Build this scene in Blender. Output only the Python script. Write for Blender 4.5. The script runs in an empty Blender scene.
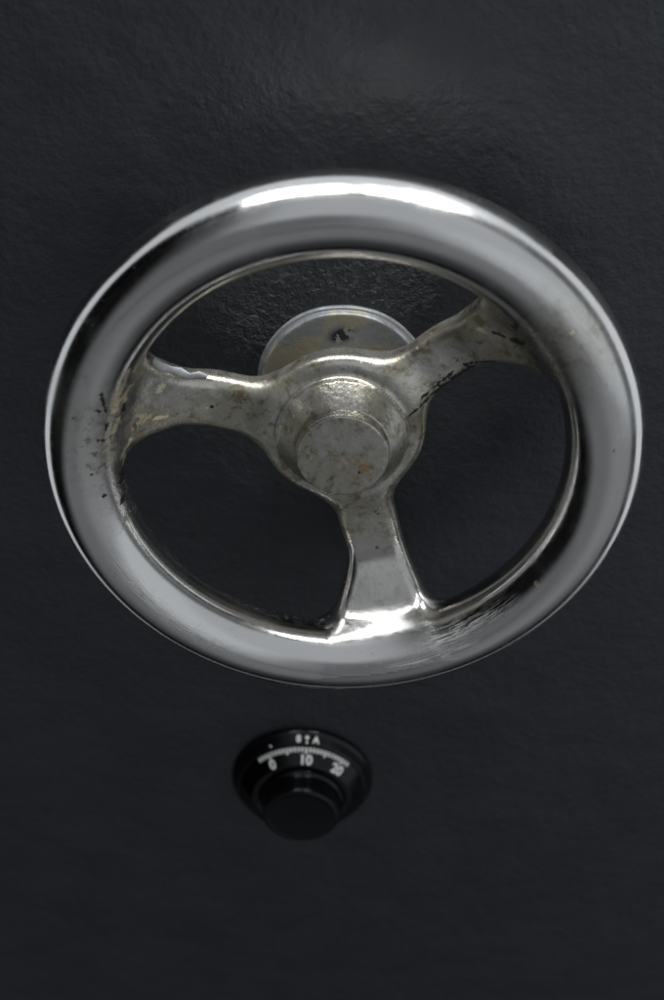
import bpy, math
import numpy as np

S = 0.11                      # metres per model unit (1 unit = radius of the handwheel's rim)
DOOR_N = -0.602               # door face, in units out from the plane of the rim
rng = np.random.default_rng(7)
scn = bpy.context.scene
col = scn.collection

# ------------------------------------------------------------------ helpers
def W(p):                     # (x right, z up, n out of the door) units -> world metres
    p = np.asarray(p, float)
    return np.stack([p[..., 0]*S, -p[..., 2]*S, p[..., 1]*S], -1)

def empty(name, at, label, cat):
    o = bpy.data.objects.new(name, None)
    o.empty_display_size = 0.02
    o.location = W(at)
    col.objects.link(o)
    o['label'] = label; o['category'] = cat
    o['_at'] = list(map(float, at)); 
    return o

def link(name, V, F, mat, parent, base=(0, 0, 0), smooth=True, sharp=None, normals=None, attrs=None):
    """V in units; stored relative to base (the root empty's position)."""
    me = bpy.data.meshes.new(name)
    Vw = W(np.asarray(V) - np.asarray(base, float))
    me.from_pydata(Vw.tolist(), [], [tuple(map(int, f)) for f in F])
    me.validate(); me.update()
    a = me.attributes.new('unit_pos', 'FLOAT_VECTOR', 'POINT')
    a.data.foreach_set('vector', np.asarray(V, np.float32).ravel())
    if mat.name == 'worn_nickel_plate':               # lay of the polishing marks: fine across the tube, long round the wheel
        Q = np.asarray(V); th = np.arctan2(Q[:, 1], Q[:, 0]); rr = np.hypot(Q[:, 0], Q[:, 1])
        lay = np.stack([np.cos(th)*1.2, np.sin(th)*1.2, np.where(rr > .85, np.arctan2(rr-1, Q[:, 2])*4, rr*30)], -1)
        lay = np.where((rr < .30)[:, None], Q*9, lay)
        b = me.attributes.new('lay', 'FLOAT_VECTOR', 'POINT'); b.data.foreach_set('vector', lay.astype(np.float32).ravel())
    for k, v in (attrs or {}).items():
        b = me.attributes.new(k, 'FLOAT', 'POINT')
        b.data.foreach_set('value', np.asarray(v, np.float32))
    if smooth:
        me.polygons.foreach_set('use_smooth', [True]*len(me.polygons))
        if sharp: me.set_sharp_from_angle(angle=math.radians(sharp))
    if normals is not None:
        n = np.asarray(normals); nw = np.stack([n[:, 0], -n[:, 2], n[:, 1]], -1)
        me.normals_split_custom_set_from_vertices(nw.tolist())
    me.materials.append(mat)
    o = bpy.data.objects.new(name, me)
    col.objects.link(o)
    if parent: o.parent = parent
    return o

def fillet(profile, segs=5):
    """profile: (r, h, fillet radius) corners -> smooth polyline"""
    out = []
    P = [np.array(p[:2], float) for p in profile]
    for i, p in enumerate(profile):
        f = p[2] if len(p) > 2 else 0
        if f <= 0 or i in (0, len(P)-1):
            out.append(P[i]); continue
        a = P[i-1]-P[i]; b = P[i+1]-P[i]
        la, lb = np.linalg.norm(a), np.linalg.norm(b)
        d = min(f, la*.45, lb*.45)
        A = P[i]+a/la*d; B = P[i]+b/lb*d
        for t in np.linspace(0, 1, segs+1):
            out.append((1-t)**2*A + 2*t*(1-t)*P[i] + t*t*B)
    return np.array(out)

def revolve(profile, cx, cz, n0, seg=160, a0=0.0, a1=2*math.pi, wob=None):
    P = fillet(profile)
    V, F = [], []
    full = abs(a1-a0-2*math.pi) < 1e-6
    m = seg if full else seg+1
    A = a0 + (a1-a0)*np.arange(m)/seg
    for r, h in P:
        rr = r if wob is None else r*(1+wob(A, h))
        V.append(np.stack([cx+rr*np.cos(A), cz+rr*np.sin(A), n0+h+0*A], -1))
    V = np.concatenate(V)
    for i in range(len(P)-1):
        for j in range(seg):
            k = (j+1) % m
            F.append((i*m+j, i*m+k, (i+1)*m+k, (i+1)*m+j))
    return V, F

def close_disc(V, F, seg, n_mid):
    """close the last ring of a revolve with an even grid of quads (square mapped to the disc)"""
    m = seg//4; ring0 = len(V)-seg
    R = np.hypot(*V[ring0, :2]); n1 = V[ring0, 2]
    ids = np.zeros((m+1, m+1), int); new = []
    for i in range(m+1):
        for j in range(m+1):
            a, b = 2*i/m-1, 2*j/m-1
            if abs(a) > abs(b): r, ph = a, math.pi/4*b/a
            elif b != 0: r, ph = b, math.pi/2-math.pi/4*a/b
            else: r, ph = 0, 0
            x, z = r*math.cos(ph), r*math.sin(ph)
            if i in (0, m) or j in (0, m):
                ids[i, j] = ring0+int(round(math.atan2(z, x)/(2*math.pi)*seg)) % seg
            else:
                ids[i, j] = len(V)+len(new); new.append((x*R, z*R, n_mid+(n1-n_mid)*(x*x+z*z)))
    F = list(F)
    for i in range(m):
        for j in range(m):
            F.append((ids[i, j], ids[i+1, j], ids[i+1, j+1], ids[i, j+1]))
    return np.concatenate([V, np.array(new)]), F

# ------------------------------------------------------------------ node helpers
class NT:
    def __init__(s, name):
        s.m = bpy.data.materials.new(name); s.m.use_nodes = True
        s.t = s.m.node_tree; s.t.nodes.clear()
        s.out = s.n('ShaderNodeOutputMaterial'); s.b = s.n('ShaderNodeBsdfPrincipled')
        s.l(s.b.outputs[0], s.out.inputs[0])
    def n(s, typ, **kw):
        x = s.t.nodes.new(typ)
        for k, v in kw.items(): setattr(x, k, v)
        return x
    def l(s, a, b): s.t.links.new(a, b)
    def put(s, sock, v):
        if hasattr(v, 'is_linked') or isinstance(v, bpy.types.NodeSocket): s.l(v, sock)
        else: sock.default_value = v
    def math(s, op, a, b=None, c=None, clamp=False):
        x = s.n('ShaderNodeMath', operation=op, use_clamp=clamp)
        s.put(x.inputs[0], a)
        if b is not None: s.put(x.inputs[1], b)
        if c is not None: s.put(x.inputs[2], c)
        return x.outputs[0]
    def mix(s, f, a, b):
        x = s.n('ShaderNodeMix', data_type='RGBA')
        s.put(x.inputs[0], f); s.put(x.inputs[6], a); s.put(x.inputs[7], b)
        return x.outputs[2]
    def mixf(s, f, a, b):
        x = s.n('ShaderNodeMix', data_type='FLOAT')
        s.put(x.inputs[0], f); s.put(x.inputs[2], a); s.put(x.inputs[3], b)
        return x.outputs[0]
    def noise(s, vec, scale, detail=3, rough=.5, dist=0.0):
        x = s.n('ShaderNodeTexNoise'); s.l(vec, x.inputs['Vector'])
        x.inputs['Scale'].default_value = scale; x.inputs['Detail'].default_value = detail
        x.inputs['Roughness'].default_value = rough; x.inputs['Distortion'].default_value = dist
        return x.outputs[0]
    def ramp(s, v, lo, hi, a=0.0, b=1.0):
        x = s.n('ShaderNodeMapRange', interpolation_type='SMOOTHSTEP'); s.put(x.inputs[0], v)
        for i, q in enumerate((lo, hi, a, b)): x.inputs[i+1].default_value = q
        return x.outputs[0]
    def attr(s, name, vec=False):
        x = s.n('ShaderNodeAttribute', attribute_name=name)
        return x.outputs['Vector'] if vec else x.outputs['Fac']
    def vmap(s, vec, scale=(1, 1, 1), rot=(0, 0, 0)):
        x = s.n('ShaderNodeMapping'); s.l(vec, x.inputs[0])
        x.inputs['Scale'].default_value = scale; x.inputs['Rotation'].default_value = rot
        return x.outputs[0]
    def bump(s, h, strength, dist, prev=None):
        x = s.n('ShaderNodeBump'); s.put(x.inputs['Height'], h)
        x.inputs['Strength'].default_value = strength; x.inputs['Distance'].default_value = dist
        if prev is not None: s.l(prev, x.inputs['Normal'])
        return x.outputs[0]
    def set(s, **kw):
        for k, v in kw.items(): s.put(s.b.inputs[k.replace('_', ' ')], v)

def C(r, g, b): return (r, g, b, 1.0)

# ------------------------------------------------------------------ materials
def mat_door():
    t = NT('charcoal_gloss_paint'); P = t.attr('unit_pos', True)
    big = t.noise(P, 3.2, 3, .55)
    peel = t.noise(P, 34, 2, .45)
    fine = t.noise(P, 75, 2, .6)
    drag = t.noise(t.vmap(P, (5, 26, 1), (0, 0, .25)), 1.0, 3, .6, .8)
    n1 = t.bump(big, .18, .008)
    n2 = t.bump(drag, .06, .0008, n1)
    n3 = t.bump(peel, .36, .0010, n2)
    lump = t.math('MULTIPLY', t.noise(P, 38, 4, .65, .4), t.math('ADD', t.math('MULTIPLY', t.attr('scuff'), 1.0), .0))
    n4 = t.bump(lump, .9, .0022, t.bump(fine, .22, .0006, n3))
    # worn pale scuffs in the paint round the shaft flange (attribute painted where the chips are)
    scuff = t.math('MULTIPLY', t.attr('scuff'), t.ramp(t.noise(P, 15, 5, .68, .7), .555, .60))
    base = t.mix(t.ramp(t.noise(P, 2.2, 4), .3, .7), C(.0095, .0115, .0155), C(.0135, .0160, .0210))
    base = t.mix(t.math('MULTIPLY', scuff, .6), base, C(.07, .075, .085))
    t.set(Base_Color=base, Normal=n4,
          Roughness=t.mixf(t.ramp(t.noise(P, 5, 4), .3, .7), .40, .52), Specular_IOR_Level=.75)
    return t.m

def mat_metal():
    t = NT('worn_nickel_plate'); P = t.attr('unit_pos', True)
    tarn = t.attr('tarnish'); gold = t.attr('brassy'); pitz = t.attr('pits'); scr = t.attr('scratch')
    a = t.noise(P, 5.5, 5, .62, .3); b = t.noise(P, 22, 5, .65, .2); f = t.noise(P, 70, 3, .6)
    grime = t.math('MULTIPLY', tarn, t.ramp(a, .30, .62, .45, 1.0), clamp=True)
    c = t.mix(grime, C(.68, .665, .645), C(.40, .37, .29))
    c = t.mix(t.math('MULTIPLY', grime, t.ramp(b, .50, .66)), c, C(.20, .165, .095))
    c = t.mix(t.math('MULTIPLY', grime, t.ramp(t.noise(P, 9, 4, .6, .4), .56, .66)), c, C(.56, .555, .53))
    # faint blemishes everywhere
    c = t.mix(t.ramp(b, .66, .72, 0, .35), c, C(.36, .35, .33))
    # brass showing through the plating
    PV = t.attr('lay', True)
    hair = t.noise(PV, 3.0, 4, .7)
    gm = t.math('MULTIPLY', gold, t.ramp(t.math('ADD', t.math('MULTIPLY', t.noise(t.attr('lay', True), 4.0, 4, .7, .8), .4), t.math('MULTIPLY', t.noise(P, 20, 5, .7, 1.0), .6)), .52, .545), clamp=True)
    spk = t.n('ShaderNodeTexVoronoi', feature='F1'); t.l(P, spk.inputs['Vector']); spk.inputs['Scale'].default_value = 22
    ss = t.n('ShaderNodeSeparateColor'); t.l(spk.outputs['Color'], ss.inputs[0])
    fleck = t.math('MULTIPLY', t.ramp(spk.outputs['Distance'], .10, .16, 1, 0), t.ramp(ss.outputs[1], .78, .79))
    fleck = t.math('MULTIPLY', fleck, t.ramp(tarn, .35, .7))
    gm = t.math('MAXIMUM', gm, t.math('MULTIPLY', fleck, .6))
    rust = t.math('MULTIPLY', t.attr('rust'), t.ramp(t.noise(P, 24, 4, .65), .42, .55))
    c = t.mix(rust, c, C(.42, .25, .10))
    c = t.mix(gm, c, C(.95, .76, .46))
    jag = t.math('SUBTRACT', t.noise(P, 48, 4, .7), .5)
    gl = t.ramp(t.math('ADD', t.attr('torn'), t.math('MULTIPLY', jag, 2.2)), .50, .62)
    gm = t.math('MAXIMUM', gm, gl)
    c = t.mix(gl, c, C(1.0, .90, .64))
    # dark pits and gouges
    pn = t.ramp(t.noise(P, 30, 4, .65, .6), .565, .60)
    pm = t.math('MULTIPLY', pitz, pn, clamp=True)
    s2 = t.n('ShaderNodeTexVoronoi', feature='F1'); t.l(P, s2.inputs['Vector']); s2.inputs['Scale'].default_value = 14
    s3 = t.n('ShaderNodeSeparateColor'); t.l(s2.outputs['Color'], s3.inputs[0])
    dk = t.math('MULTIPLY', t.ramp(s2.outputs['Distance'], .08, .15, 1, 0), t.ramp(s3.outputs[0], .80, .81))
    dk = t.math('MULTIPLY', dk, t.ramp(tarn, .15, .6, .0, 1.0))
    pm = t.math('MAXIMUM', pm, dk)
    gg = t.ramp(t.math('ADD', t.attr('gouge'), t.math('MULTIPLY', jag, 2.4)), .50, .60)
    pm = t.math('MAXIMUM', pm, gg)
    c = t.mix(pm, c, C(.02, .018, .015))
    # bright scratch bundle: long streaks following the rim
    sm = t.math('MULTIPLY', scr, t.ramp(t.noise(t.attr('lay', True), 6.5, 4, .72, .3), .50, .55), clamp=True)
    c = t.mix(sm, c, C(.88, .86, .82))
    r = t.mixf(grime, .11, .32)
    r = t.math('ADD', r, t.ramp(t.noise(P, 3.1, 4, .6, .6), .48, .66, 0, .085))
    r = t.math('ADD', r, t.ramp(hair, .42, .75, 0, .07))
    r = t.math('ADD', r, t.ramp(f, .4, .75, 0, .05))
    r = t.math('ADD', r, t.math('MULTIPLY', sm, .40))
    r = t.math('ADD', r, t.math('MULTIPLY', pm, .35))
    r = t.math('ADD', r, t.math('MULTIPLY', gm, .16), clamp=True)
    wav = t.bump(t.noise(P, 2.3, 2, .5), .30, .0016)
    gb = t.bump(t.math('MULTIPLY', t.noise(P, 16, 4, .58), tarn), .32, .0010, wav)
    gb2 = t.bump(t.math('MULTIPLY', f, t.math('ADD', t.math('MULTIPLY', tarn, .9), .05)), .24, .0004, gb)
    pb = t.bump(t.math('SUBTRACT', sm, t.math('ADD', pm, gm)), .22, .0003, gb2)
    t.set(Base_Color=c, Metallic=t.math('SUBTRACT', 1.0, t.math('MAXIMUM', t.math('MULTIPLY', pm, .9), t.math('MULTIPLY', grime, .22))), Roughness=r, Normal=pb)
    return t.m

def mat_flange():
    t = NT('worn_grey_enamel'); P = t.attr('unit_pos', True)
    m = t.ramp(t.noise(t.vmap(P, (1, 1.6, 1), (0, 0, .5)), 5.5, 4, .55, .5), .50, .55)
    c = t.mix(m, C(.22, .225, .23), C(.28, .26, .195))
    c = t.mix(t.ramp(t.noise(P, 11, 4, .6, .5), .60, .64), c, C(.20, .215, .24))
    c = t.mix(t.math('MULTIPLY', t.attr('edge'), t.ramp(t.noise(P, 13, 4, .6), .35, .62)), c, C(.48, .49, .50))
    d = t.math('MULTIPLY', t.attr('chip'), t.ramp(t.noise(P, 22, 3, .6), .40, .44), clamp=True)
    c = t.mix(d, c, C(.012, .011, .01))
    t.set(Base_Color=c, Metallic=.25, Roughness=.38, Normal=t.bump(t.noise(P, 30, 4, .6), .4, .0006))
    return t.m

def mat_black(name, rough, base, spec):
    t = NT(name); P = t.attr('unit_pos', True)
    t.set(Base_Color=base, Roughness=t.mixf(t.ramp(t.noise(P, 18, 4, .6), .35, .7), rough, rough+.12),
          Normal=t.bump(t.noise(P, 60, 3, .6), .12, .0003), Specular_IOR_Level=spec)
    return t.m

def mat_ink():
    t = NT('white_engraving_paint'); P = t.attr('unit_pos', True)
    c = t.mix(t.ramp(t.noise(P, 60, 3, .6), .45, .7), C(.88, .88, .84), C(.70, .70, .65))
    t.set(Base_Color=c, Roughness=.6); return t.m

def mat_flake():
    t = NT('peeled_plating'); P = t.attr('unit_pos', True)
    c = t.mix(t.ramp(t.noise(P, 25, 3), .4, .6), C(.82, .83, .84), C(.60, .60, .59))
    t.set(Base_Color=c, Roughness=.55); return t.m

M_door, M_metal, M_flange = mat_door(), mat_metal(), mat_flange()
M_black = mat_black('black_bakelite', .07, C(.002, .002, .0025), .30)
M_black2 = mat_black('black_enamel_ring', .11, C(.003, .003, .004), .38)
M_ink, M_flake = mat_ink(), mat_flake()

# ------------------------------------------------------------------ blobs of wear, in unit coordinates
def blob(V, c, r, ang=0.0, asp=1.0):
    d = V[:, :2]-np.array(c)
    ca, sa = math.cos(ang), math.sin(ang)
    u = d[:, 0]*ca+d[:, 1]*sa; v = -d[:, 0]*sa+d[:, 1]*ca
    return np.clip(1.35*np.exp(-((u/r)**2+(v/(r*asp))**2)) - .12, 0, 1)

def strokes(V, L):
    """soft mask of short strokes: (x0, z0, x1, z1, width); 1 on the line, 0 at 2.2 widths"""
    out = np.zeros(len(V))
    for x0, z0, x1, z1, w in L:
        a = np.array([x0, z0]); b = np.array([x1, z1]); d = b-a
        t = np.clip(((V[:, :2]-a)@d)/(d@d+1e-9), 0, 1)
        r = np.linalg.norm(V[:, :2]-a-t[:, None]*d, axis=1)
        out = np.maximum(out, np.clip(1-r/(2.2*w), 0, 1))
    return out

# ------------------------------------------------------------------ the safe door
def build_door():
    root = empty('safe_door', (0, 0, DOOR_N), 'dark charcoal glossy painted steel safe door filling the whole background', 'safe door')
    hx0, hx1, hz0, hz1 = -2.55, 2.2, -5.3, 1.80
    xs = np.unique(np.concatenate([np.linspace(hx0, hx1, 67), np.linspace(-.8, .8, 81)]))
    zs = np.unique(np.concatenate([np.linspace(hz0, hz1, 103), np.linspace(-.8, .8, 81)]))
    X, Z = np.meshgrid(xs, zs, indexing='ij')
    V = np.stack([X.ravel(), Z.ravel(), np.full(X.size, DOOR_N)], -1)
    nz = len(zs); F = []
    for i in range(len(xs)-1):
        for j in range(nz-1):
            a = i*nz+j; F.append((a, a+nz, a+nz+1, a+1))
    scuff = blob(V, (-.30, .30), .22) + blob(V, (.05, .47), .30, 0, .35) + blob(V, (.25, .40), .15)
    nV = len(V)
    # rounded sides
    ring = [i*nz for i in range(len(xs))] + [(len(xs)-1)*nz+j for j in range(1, nz)] + \
           [i*nz+nz-1 for i in range(len(xs)-2, -1, -1)] + [j for j in range(nz-2, 0, -1)]
    prev = ring; allV = [V]; off = nV
    cx, cz = (hx0+hx1)/2, (hz0+hz1)/2
    for grow, dn in ((.03, -.012), (.05, -.05), (.05, -.62)):
        R = V[ring].copy()
        R[:, 0] += np.where(R[:, 0] < hx0+1e-6, -grow, 0)+np.where(R[:, 0] > hx1-1e-6, grow, 0)
        R[:, 1] += np.where(R[:, 1] < hz0+1e-6, -grow, 0)+np.where(R[:, 1] > hz1-1e-6, grow, 0)
        R[:, 2] += dn
        cur = list(range(off, off+len(ring))); off += len(ring); allV.append(R)
        for k in range(len(ring)):
            k2 = (k+1) % len(ring)
            F.append((prev[k], cur[k], cur[k2], prev[k2]))
        prev = cur
    F.append(tuple(prev[::-1]))
    VV = np.concatenate(allV)
    sc = np.zeros(len(VV)); sc[:nV] = np.clip(scuff, 0, 1)
    link('door_panel', VV, F, M_door, root, (0, 0, DOOR_N), sharp=35, attrs={'scuff': sc})
    # flange round the wheel's shaft, fixed to the door
    wob = lambda A, h: .004*np.sin(3*A+1)+.003*np.sin(7*A)
    V, F = revolve([(.362, -.01), (.362, .006, .004), (.357, .016, .006), (.348, .018, .004), (.340, .040, .006), (.325, .041), (.31, .0415), (.295, .042), (.28, .0425), (.265, .043), (.25, .0435), (.235, .044), (.22, .0445), (.20, .045), (.18, .0455), (.12, .046)],
                   0, 0, DOOR_N, 200, wob=wob)
    rr = np.hypot(V[:, 0], V[:, 1])
    edge = np.clip(1-np.abs(rr-.362)/.005, 0, 1)*.7 + np.clip(1-np.abs(rr-.340)/.006, 0, 1)*.8
    chip = 1.5*blob(V, (.0, .245), .05, .3, .6)
    link('shaft_flange', V, F, M_flange, root, (0, 0, DOOR_N), sharp=50, attrs={'edge': np.clip(edge, 0, 1), 'chip': chip})
    return root

# ------------------------------------------------------------------ handwheel as one cast shape
RIM_R, RIM_N = .127, .149
SP = [(164.8, .117, .10, .17), (38.5, .108, .10, .20), (281.8, .122, .09, .18)]   # angle, half width, flare on either side
def smin(a, b, k):
    h = np.clip(.5+.5*(b-a)/k, 0, 1)
    return b*(1-h)+a*h-k*h*(1-h)
def sstep(x, a, b):
    t = np.clip((x-a)/(b-a), 0, 1); return t*t*(3-2*t)
def rbox(qx, qy, r):
    return np.minimum(np.maximum(qx, qy), 0)+np.hypot(np.maximum(qx, 0), np.maximum(qy, 0))-r
def sdf(P):
    x, z, n = P[..., 0], P[..., 1], P[..., 2]
    rho = np.hypot(x, z)
    e = np.hypot((rho-1)/np.where(rho < 1, RIM_R+.028, RIM_R+.009), n/RIM_N)
    rim = (e-1)*RIM_R*(.5+.5*np.minimum(RIM_N/RIM_R, 1.17))
    # casting seam, a slight lip on the inside of the rim
    seam = np.hypot((rho-(1-RIM_R-.025)), (n+.055)*.8)-.004+.012*(1-sstep(z, -.1, .25))
    rim = smin(rim, seam, .012)
    # hub plate
    hub = rbox(rho-.333+.045, np.abs(n+.262)-.062+.045, .045)
    d = None
    for deg, w, fp, fm in SP:
        a = math.radians(deg); ca, sa = math.cos(a), math.sin(a)
        u = x*ca+z*sa; v = -x*sa+z*ca
        nc = -.262+(.29*sstep(u, .58, 1.0) if deg > 200 else .235*sstep(u, .50, 1.0))
        ww = w+np.where(v > 0, fp, fm)*sstep(u, .60, .97)
        s = rbox(np.abs(v)-ww+.048, np.abs(n-nc)-.058+.048, .048)
        s = np.maximum(s, rho-.90); s = np.maximum(s, -u)
        d = s if d is None else np.minimum(d, s)
    body = smin(hub, d, .11)
    # raised boss, slightly dished
    f = np.clip((n+.165)/.095, 0, 1)
    Rb = .256-.068*f
    boss = np.maximum((rho-Rb)*.85, np.maximum(n+.072, -(n+.30)))
    body = smin(body, boss, .022)
    return smin(rim, body, .11)

def build_wheel():
    base = (0, 0, DOOR_N)
    root = empty('handwheel', base, 'large polished three-spoke metal handwheel with worn hub, mounted on the dark door', 'handwheel')
    st = .0095
    gx = np.arange(-1.19, 1.19, st); gn = np.arange(-.40, .20, st)
    X, Z, N = np.meshgrid(gx, gx, gn, indexing='ij')
    D = sdf(np.stack([X, Z, N], -1)).astype(np.float32)
    ins = D < 0
    nx, ny, nn = ins.shape
    cs = np.zeros((nx-1, ny-1, nn-1), np.int8)
    for i in (0, 1):
        for j in (0, 1):
            for k in (0, 1):
                cs += ins[i:nx-1+i, j:ny-1+j, k:nn-1+k]
    act = (cs > 0) & (cs < 8)
    idx = -np.ones(act.shape, np.int64); idx[act] = np.arange(act.sum())
    ii = np.argwhere(act)
    V = np.stack([gx[ii[:, 0]]+st/2, gx[ii[:, 1]]+st/2, gn[ii[:, 2]]+st/2], -1)
    def grad(V):
        h = 1.5e-4; g = np.zeros_like(V)
        for a in range(3):
            e = np.zeros(3); e[a] = h
            g[:, a] = (sdf(V+e)-sdf(V-e))/(2*h)
        return g
    for it in range(6):
        g = grad(V); L2 = (g*g).sum(1)+1e-9
        V = V-g*np.clip(sdf(V)/L2, -.01, .01)[:, None]
    Fq = []
    for ax in range(3):
        sl = [slice(None)]*3; sl2 = [slice(None)]*3
        sl[ax] = slice(0, -1); sl2[ax] = slice(1, None)
        A = ins[tuple(sl)]; B = ins[tuple(sl2)]
        e = np.argwhere(A != B)
        o1, o2 = [a for a in range(3) if a != ax]
        e = e[(e[:, o1] > 0) & (e[:, o2] > 0)]
        def cell(d1, d2):
            c = e.copy(); c[:, o1] -= d1; c[:, o2] -= d2
            return idx[c[:, 0], c[:, 1], c[:, 2]]
        q = np.stack([cell(1, 1), cell(0, 1), cell(0, 0), cell(1, 0)], 1)
        inside_first = A[e[:, 0], e[:, 1], e[:, 2]]
        flip = inside_first if ax != 1 else ~inside_first
        q[~flip] = q[~flip][:, ::-1]
        Fq.append(q)
    F = np.concatenate(Fq)
    # a few relaxation passes (tangential) keep the quads even
    for it in range(3):
        acc = np.zeros_like(V); cnt = np.zeros(len(V))
        for k in range(4):
            for m in (1, 3):
                np.add.at(acc, F[:, k], V[F[:, (k+m) % 4]]); np.add.at(cnt, F[:, k], 1)
        T = acc/cnt[:, None]-V
        g = grad(V); nrm = g/np.linalg.norm(g, axis=1)[:, None]
        V = V+.6*(T-nrm*(T*nrm).sum(1)[:, None])
        for _ in range(2):
            g = grad(V); L2 = (g*g).sum(1)+1e-9
            V = V-g*np.clip(sdf(V)/L2, -.005, .005)[:, None]
    g = grad(V); nrm = g/np.linalg.norm(g, axis=1)[:, None]
    # world handedness flips with (x, -n, z): same orientation, check one quad
    a = V[F[:, 1]]-V[F[:, 0]]; b = V[F[:, 2]]-V[F[:, 0]]
    cr = np.cross(a, b); s = (cr*nrm[F[:, 0]]).sum(1)
    # (x,z,n)->(x,-n,z) is a proper rotation
    F[s < 0] = F[s < 0][:, ::-1]
    # wear maps
    rho = np.hypot(V[:, 0], V[:, 1])
    eo = np.hypot((rho-1)/RIM_R, V[:, 2]/RIM_N)
    tarn = sstep(eo, 1.06, 1.75)*.95
    ang = np.degrees(np.arctan2(V[:, 1], V[:, 0]))
    bot = sstep(rho, .42, .66)*blob(V, (.17, -.75), .38)            # lower spoke is rubbed clean towards the rim
    tarn = np.clip(tarn-.62*bot, 0, 1)
    tarn = np.maximum(tarn, .55*blob(V, (-.80, .20), .20, 0, 1.2))
    tarn = np.maximum(tarn, .65*blob(V, (.74, .52), .20))
    gold = 1.2*np.exp(-((rho-.868)/.022)**2)*np.clip(1-((ang-163)/15)**2, 0, 1)
    gold = np.maximum(gold, .8*blob(V, (-.74, .16), .09))
    gold = np.maximum(gold, .8*blob(V, (.57, .47), .045))
    gold = np.maximum(gold, .55*blob(V, (.05, -.10), .11, 0, .8)*(V[:, 2] > -.1))
    seamline = np.exp(-((rho-.845)/.012)**2-((V[:, 2]+.055)/.022)**2)
    gold = np.maximum(gold, seamline*np.where((ang > 20) & (ang < 165), 1.3, 0))
    pits = .9*blob(V, (.42, .27), .10, .75, .35)
    pits = np.maximum(pits, .8*blob(V, (-.84, .12), .13, 0, 1.4))
    pits = np.maximum(pits, .7*blob(V, (.66, .50), .10))
    pits = np.maximum(pits, .6*blob(V, (-.85, -.16), .06))
    pits = np.maximum(pits, .4*blob(V, (.23, -.42), .12))
    scr = np.exp(-((rho-.905)/.026)**2)*np.clip(1-((ang+57)/18)**2, 0, 1)*(V[:, 2] > -.03)*1.35
    scr = np.maximum(scr, 1.2*np.exp(-((rho-.955)/.014)**2)*np.clip(1-((ang+68)/13)**2, 0, 1)*(V[:, 2] > 0))
    scr = np.maximum(scr, .75*np.exp(-((rho-1.03)/.03)**2)*np.clip(1-((ang-38)/22)**2, 0, 1)*(V[:, 2] > 0))
    scr = np.maximum(scr, .62*np.exp(-((rho-.97)/.04)**2)*np.clip(1-((ang+140)/26)**2, 0, 1)*(V[:, 2] > 0))
    torn = strokes(V, [(-.742, .47, -.775, .40, .0055), (-.775, .40, -.812, .335, .007), (-.758, .365, -.800, .325, .008), (-.80, .33, -.818, .285, .010),
                       (-.775, .345, -.790, .300, .006), (-.815, .245, -.842, .19, .006), (-.80, .10, -.842, .045, .0055), (-.83, .06, -.845, -.06, .004),
                       (-.69, .27, -.675, .285, .012), (-.672, .135, -.715, .145, .007), (.515, .487, .53, .478, .010), (-.735, .44, -.715, .47, .006), (.755, -.515, .762, -.520, .010), (.80, .60, .803, .603, .007)])
    torn = np.where(V[:, 2] > -.24, torn, 0)
    gouge = strokes(V, [(.37, .17, .50, .285, .013), (.40, .175, .475, .235, .011), (.25, .08, .41, .212, .0045), (.30, .15, .43, .265, .006), (.47, .30, .58, .33, .006),
                        (.640, .480, .650, .478, .018), (.555, .485, .60, .478, .006), (.61, .575, .625, .55, .006), (.625, .575, .618, .60, .005),
                        (-.845, .39, -.845, .31, .006), (-.88, .33, -.845, .305, .004), (-.885, .19, -.875, .18, .007), (-.85, .25, -.86, .22, .0045),
                        (-.79, .30, -.80, .26, .006), (-.845, -.02, -.848, -.05, .009), (-.846, -.11, -.85, -.13, .007), (.125, -.39, .14, -.40, .005), (-.95, .30, -.953, .305, .006), (-.93, .05, -.932, .05, .006), (-.90, -.06, -.902, -.06, .006), (.99, .12, .992, .12, .005), (.08, -.93, .085, -1.03, .0022)])
    crust = np.exp(-((rho-.845)/.016)**2-((V[:, 2]+.09)/.05)**2)*((ang < -95) & (ang > -170))*.55
    pits = np.maximum(pits, crust)
    at = {'torn': torn, 'gouge': gouge, 'tarnish': tarn, 'brassy': np.clip(gold, 0, 1), 'pits': pits, 'scratch': np.clip(scr, 0, 1)}
    # split into rim, hub and the three spokes
    cen = V[F].mean(1); r = np.hypot(cen[:, 0], cen[:, 1])
    e = np.hypot((r-1)/RIM_R, cen[:, 2]/RIM_N)
    ca = np.degrees(np.arctan2(cen[:, 1], cen[:, 0])) % 360
    lab = np.full(len(F), -1)
    for i, (deg, w, fp, fm) in enumerate(SP):
        dd = np.abs((ca-deg+180) % 360-180)
        lab[(lab < 0) & (dd < 60)] = i
    lab[lab < 0] = 0
    lab[(e < 1.22) & (r > .8)] = 10
    lab[r < .385] = 11
    for L, nm in ((10, 'rim'), (11, 'hub'), (0, 'spoke'), (1, 'spoke'), (2, 'spoke')):
        f = F[lab == L]
        u, inv = np.unique(f, return_inverse=True)
        link(nm, V[u], inv.reshape(f.shape), M_metal, root, base, normals=nrm[u], attrs={k: v[u] for k, v in at.items()})
    # round cap pressed into the boss
    Vc, Fc = revolve([(.186, -.100), (.1835, -.040, .004), (.176, -.029, .005), (.150, -.0285)], 0, 0, 0, 160)
    Vc, Fc = close_disc(Vc, Fc, 160, -.026)
    rr = np.hypot(Vc[:, 0], Vc[:, 1]); gd = .9*blob(Vc, (.045, -.045), .06, -.3, .7)
    link('hub_cap', Vc, Fc, M_metal, root, base, sharp=60, attrs={'rust': gd, 'tarnish': np.full(len(Vc), .92), 'brassy': .35*gd, 'pits': .25*np.exp(-((rr-.19)/.012)**2), 'scratch': 0*rr, 'torn': 0*rr, 'gouge': 0*rr})
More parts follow.
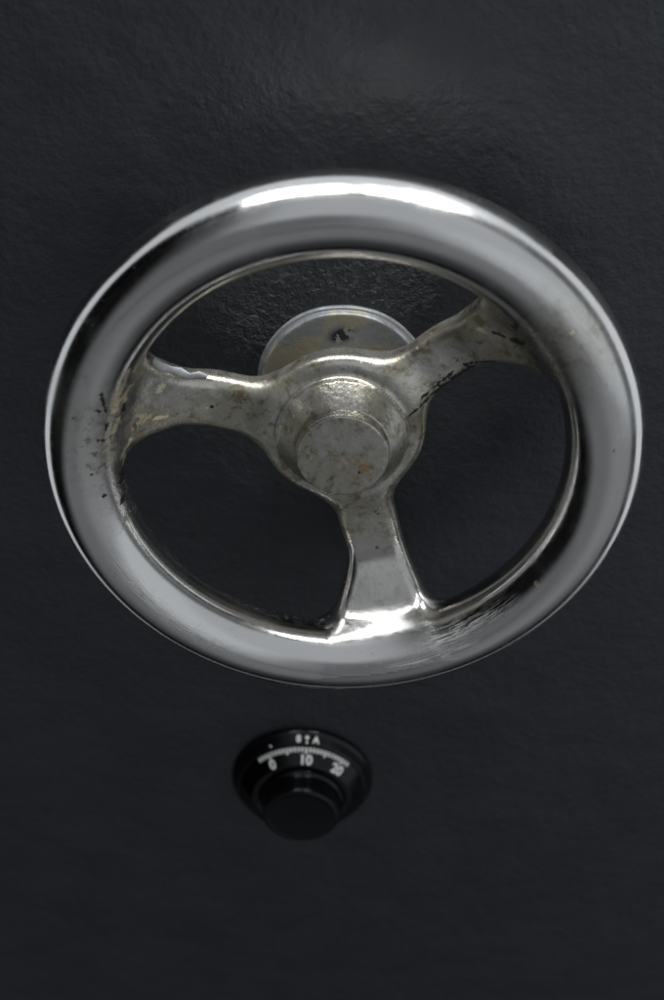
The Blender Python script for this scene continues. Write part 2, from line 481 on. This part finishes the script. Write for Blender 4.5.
    # shaft behind the hub
    Vs, Fs = revolve([(.17, -.575), (.17, -.42, .01), (.20, -.40, .01), (.20, -.30)], 0, 0, 0, 120)
    o = np.ones(len(Vs))
    link('shaft', Vs, Fs, M_metal, root, base, sharp=50, attrs={'tarnish': o, 'brassy': 0*o, 'pits': .3*o, 'scratch': 0*o})
    # curl of plating peeling off the top edge of the left spoke
    pts, wd = [], [.026, .034, .024, .030, .020, .022, .008]
    for u in np.linspace(.765, .56, 7):                  # walk down onto the casting from above at each station
        a = math.radians(SP[0][0]); v = -.27
        q = None
        while v < 0:
            q = np.array([u*math.cos(a)-v*math.sin(a), u*math.sin(a)+v*math.cos(a), -.262+.235*float(sstep(u, .50, 1.0))+.035])
            if sdf(q[None])[0] < .002: break
            v += .002
        pts.append(q)
    V_, F_ = [], []
    for i, ((x, z, n), w) in enumerate(zip(pts, wd)):
        for q in ((-.5, .0), (.5, .014), (.55, .006), (-.5, -.010)):
            j = rng.uniform(-.003, .003)
            V_.append((x+q[0]*w*.5+j, z+.008+(q[0]+.3)*w*1.35+j, n+q[1]*1.3+.012+.008*math.sin(i*2)))
    for i in range(len(pts)-1):
        for k in range(4):
            a, b = i*4+k, i*4+(k+1) % 4
            F_.append((a, b, b+4, a+4))
    F_ += [(3, 2, 1, 0), tuple(len(V_)-4+k for k in range(4))]
    fl = link('peeled_flake', V_, F_, M_flake, root, base)
    fl['label'] = 'pale curl of plating peeling from the spoke'
    return root

# ------------------------------------------------------------------ combination dial
DX, DZ = -.2825, -2.4298
DN = -.588                                            # measured reference height of the dial's seat
def text_mesh(s, size):
    cu = bpy.data.curves.new('numeral_curve', 'FONT'); cu.body = s; cu.size = size
    cu.align_x = 'CENTER'; cu.offset = size*.036; cu.resolution_u = 4
    o = bpy.data.objects.new('numeral_tmp', cu); col.objects.link(o)
    bpy.context.view_layer.update()
    dg = bpy.context.evaluated_depsgraph_get()
    me = o.evaluated_get(dg).to_mesh()
    V = np.array([v.co[:2] for v in me.vertices]); F = [tuple(p.vertices) for p in me.polygons]
    o.evaluated_get(dg).to_mesh_clear()
    bpy.data.objects.remove(o); bpy.data.curves.remove(cu)
    return V, F
def on_cone(U, ang, a, b, lift=.0022):
    """U: (u along the circle, s down the slope from a), cone from (r,h)=a to b."""
    a, b = np.array(a), np.array(b); L = np.linalg.norm(b-a); d = (b-a)/L
    nr = np.array([-d[1], d[0]]);  nr = nr if nr[0]+nr[1] > 0 else -nr
    r = a[0]+d[0]*U[:, 1]+nr[0]*lift; h = a[1]+d[1]*U[:, 1]+nr[1]*lift
    rm = a[0]+d[0]*U[:, 1].mean()
    t = math.radians(ang)+U[:, 0]/rm
    return np.stack([DX+r*np.sin(t), DZ+r*np.cos(t), DN+h], -1)

def bar(u0, u1, s0, s1, m=2):
    us = np.linspace(u0, u1, m)
    V = [(u, s0) for u in us]+[(u, s1) for u in us]
    return np.array(V), [(i, i+1, m+i+1, m+i) for i in range(m-1)]

def merge(parts):
    V, F, o = [], [], 0
    for v, f in parts:
        V.append(v); F += [tuple(i+o for i in q) for q in f]; o += len(v)
    return np.concatenate(V), F

def build_dial():
    base = (DX, DZ, DOOR_N)
    root = empty('combination_dial', base, 'small glossy black combination dial with white numerals on the door below the wheel', 'combination dial')
    b0 = DOOR_N-DN
    Vr, Fr = revolve([(.378, b0-.008), (.376, .012, .006), (.362, .026, .006), (.339, .066, .006), (.325, .070, .004), (.315, .066, .002), (.315, .02)], DX, DZ, DN, 200)
    ring = link('dial_ring', Vr, Fr, M_black2, root, base, sharp=50)
    cA, cB = (.331, .078), (.262, .146)
    # scale cone and face
    Vd, Fd = revolve([(.312, .03), (.322, .060, .003), (.331, .066, .004), (.331, .078, .004), (.262, .146, .008), (.235, .148, .006), (.215, .140, .01), (.10, .140)], DX, DZ, DN, 200)
    face = link('dial_face', Vd, Fd, M_black, root, base, sharp=50)
    def grip(A, h): return np.where(h < .27, .006*np.cos(A*28), 0)
    Vk, Fk = revolve([(.222, .132), (.222, .150, .006), (.206, .160, .008), (.201, .235, .01), (.196, .255, .010), (.180, .262, .006), (.165, .258, .006), (.0005, .256)], DX, DZ, DN, 200)
    knob = link('dial_knob', Vk, Fk, M_black, root, base, sharp=60)
    # scale and numerals
    parts = []
    for k in range(-3, 23):
        a = 7+(k-10)*3.6
        ln = .036 if k % 5 == 0 else .026
        v, f = bar(-.0056, .0056, .003, ln); parts.append((on_cone(v, a, cA, cB), f))
    V, F = merge(parts); link('tick_marks', V, F, M_ink, face, base, smooth=False)
    for k in (0, 10, 20):
        v, f = text_mesh(str(k), .068)
        v = v.copy(); v[:, 1] = .038+.050-(v[:, 1])       # baseline nearer the knob
        link('numeral', on_cone(v, 7+(k-10)*3.6, cA, cB), [q[::-1] for q in f], M_ink, face, base, smooth=False)
    # index marks on the fixed ring
    rA, rB = (.362, .026), (.339, .066)
    parts = []
    v, f = bar(-.005, .005, .030, .044); parts.append((on_cone(v, 7, rA, rB), f))
    v, f = bar(-.004, .004, .028, .040); v[2:, 0] += .008; parts.append((on_cone(v, -26, rA, rB), f))
    t = np.linspace(0, 2*math.pi, 17)[:-1]
    v = np.stack([.0105*np.cos(t), .012+.0105*np.sin(t)], -1); parts.append((on_cone(v, 7, rA, rB), [tuple(range(16))]))
    V, F = merge(parts); link('index_mark', V, F, M_ink, ring, base, smooth=False)
    for s, a in (('8', -.2), ('A', 14.6)):
        v, f = text_mesh(s, .050); v = v.copy(); v[:, 1] = .036-v[:, 1]
        link('index_letter', on_cone(v, a, rA, rB), [q[::-1] for q in f], M_ink, ring, base, smooth=False)
    return root

door = build_door(); wheel = build_wheel(); dial = build_dial()
for r in (door, wheel, dial):
    del r['_at']

# ------------------------------------------------------------------ camera (fitted to the photograph's ellipses)
th, ps, ro, fpx = .6149, -.0347, -.0383, 1205.3
Cu = np.array([.0886, 2.5316, 3.8381])
fw = np.array([math.sin(ps)*math.cos(th), -math.sin(th), -math.cos(ps)*math.cos(th)])
rt = np.cross(fw, [0, 1, 0]); rt /= np.linalg.norm(rt); up = np.cross(rt, fw)
r2 = math.cos(ro)*rt+math.sin(ro)*up; u2 = -math.sin(ro)*rt+math.cos(ro)*up
from mathutils import Matrix
def wv(v): return (v[0], -v[2], v[1])
cam = bpy.data.cameras.new('camera'); co = bpy.data.objects.new('camera', cam); col.objects.link(co)
R = Matrix((wv(r2), wv(u2), tuple(-x for x in wv(fw)))).transposed()
co.matrix_world = Matrix.Translation(W(Cu)) @ R.to_4x4()
cam.sensor_fit = 'VERTICAL'; cam.sensor_height = 36; cam.sensor_width = 24
cam.lens = fpx/1000*36
cam.clip_start = .01; cam.clip_end = 100
cam.dof.use_dof = True
cam.dof.focus_distance = float(np.dot(np.array([0, -.3, -.08])-Cu, fw))*S
cam.dof.aperture_fstop = 5.8
scn.camera = co

# ------------------------------------------------------------------ light
def lamp(name, at, target, sx, sy, power, colr=(1, 1, 1), spread=180):
    l = bpy.data.lights.new(name, 'AREA'); l.shape = 'RECTANGLE'; l.size = sx; l.size_y = sy
    l.energy = power; l.color = colr; l.spread = math.radians(spread)
    o = bpy.data.objects.new(name, l); col.objects.link(o)
    o.location = W(at)
    d = (Matrix.Translation(W(target)).translation - o.location)
    o.rotation_euler = d.to_track_quat('-Z', 'Y').to_euler()
    return o
lamp('ceiling_lamp', (-1.2, 7.0, 0), (-1.2, 0, 0), 2.95*S, 2.4*S, math.pi*15*2.95*2.4*S*S, (.95, .98, 1.0))
lamp('ceiling_lamp', (2.45, 7.0, 0), (2.45, 0, 0), 2.9*S, 2.4*S, math.pi*21*2.9*2.4*S*S, (.95, .98, 1.0))

w = bpy.data.worlds.new('World'); scn.world = w; w.use_nodes = True
nt = w.node_tree; nt.nodes.clear()
out = nt.nodes.new('ShaderNodeOutputWorld'); bg = nt.nodes.new('ShaderNodeBackground'); nt.links.new(bg.outputs[0], out.inputs[0])
tc = nt.nodes.new('ShaderNodeTexCoord'); sp = nt.nodes.new('ShaderNodeSeparateXYZ'); nt.links.new(tc.outputs['Generated'], sp.inputs[0])
def wm(op, a, b=None, c=None):
    x = nt.nodes.new('ShaderNodeMath'); x.operation = op
    for i, v in enumerate((a, b, c)):
        if v is None: continue
        if isinstance(v, (int, float)): x.inputs[i].default_value = v
        else: nt.links.new(v, x.inputs[i])
    return x.outputs[0]
def wr(v, lo, hi, a, b):
    x = nt.nodes.new('ShaderNodeMapRange'); x.interpolation_type = 'SMOOTHSTEP'; nt.links.new(v, x.inputs[0])
    for i, q in enumerate((lo, hi, a, b)): x.inputs[i+1].default_value = q
    return x.outputs[0]
X, Y, Z = sp.outputs
# a plain room: pale ceiling, lit wall to the right, darker wall ahead, dark floor, dark furniture to the left;
# Y < 0 is the side the door faces
ceil = wm('MULTIPLY', wr(Z, .15, .42, 0, .48), wr(X, -.50, -.15, .22, 1.0))
wall = wm('MULTIPLY', wm('SUBTRACT', wr(Z, -.46, -.26, 0, 1), wr(Z, .15, .42, 0, 1)), wr(X, -.05, .36, .15, .58))
floor = wm('MULTIPLY', wr(Z, -.46, -.30, 1, 0), wm('MULTIPLY', wr(Z, -.92, -.62, .035, .185), wr(X, -.15, .25, .9, 1.3)))
v = wm('ADD', wm('ADD', ceil, wall), floor)
v = wm('MULTIPLY', v, wr(X, -.74, -.44, .03, 1.0))
v = wm('MULTIPLY', v, wr(Y, -.34, -.20, 1.0, .25))    # shade close to the plane of the door
behind = wm('MULTIPLY', wr(Y, .02, .08, 0, .65), wr(Z, -.95, -.6, .3, 1.0))   # lit room beyond the door's edges
v = wm('ADD', v, behind)
cc = nt.nodes.new('ShaderNodeCombineColor')
nt.links.new(wm('MULTIPLY', v, .94), cc.inputs[0]); nt.links.new(v, cc.inputs[1]); nt.links.new(wm('MULTIPLY', v, 1.07), cc.inputs[2])
nt.links.new(cc.outputs[0], bg.inputs[0]); bg.inputs[1].default_value = 1.0

scn.view_settings.view_transform = 'Standard'; scn.view_settings.look = 'None'
scn.view_settings.exposure = 0; scn.view_settings.gamma = 1
scn.cycles.max_bounces = 8; scn.cycles.use_denoising = True
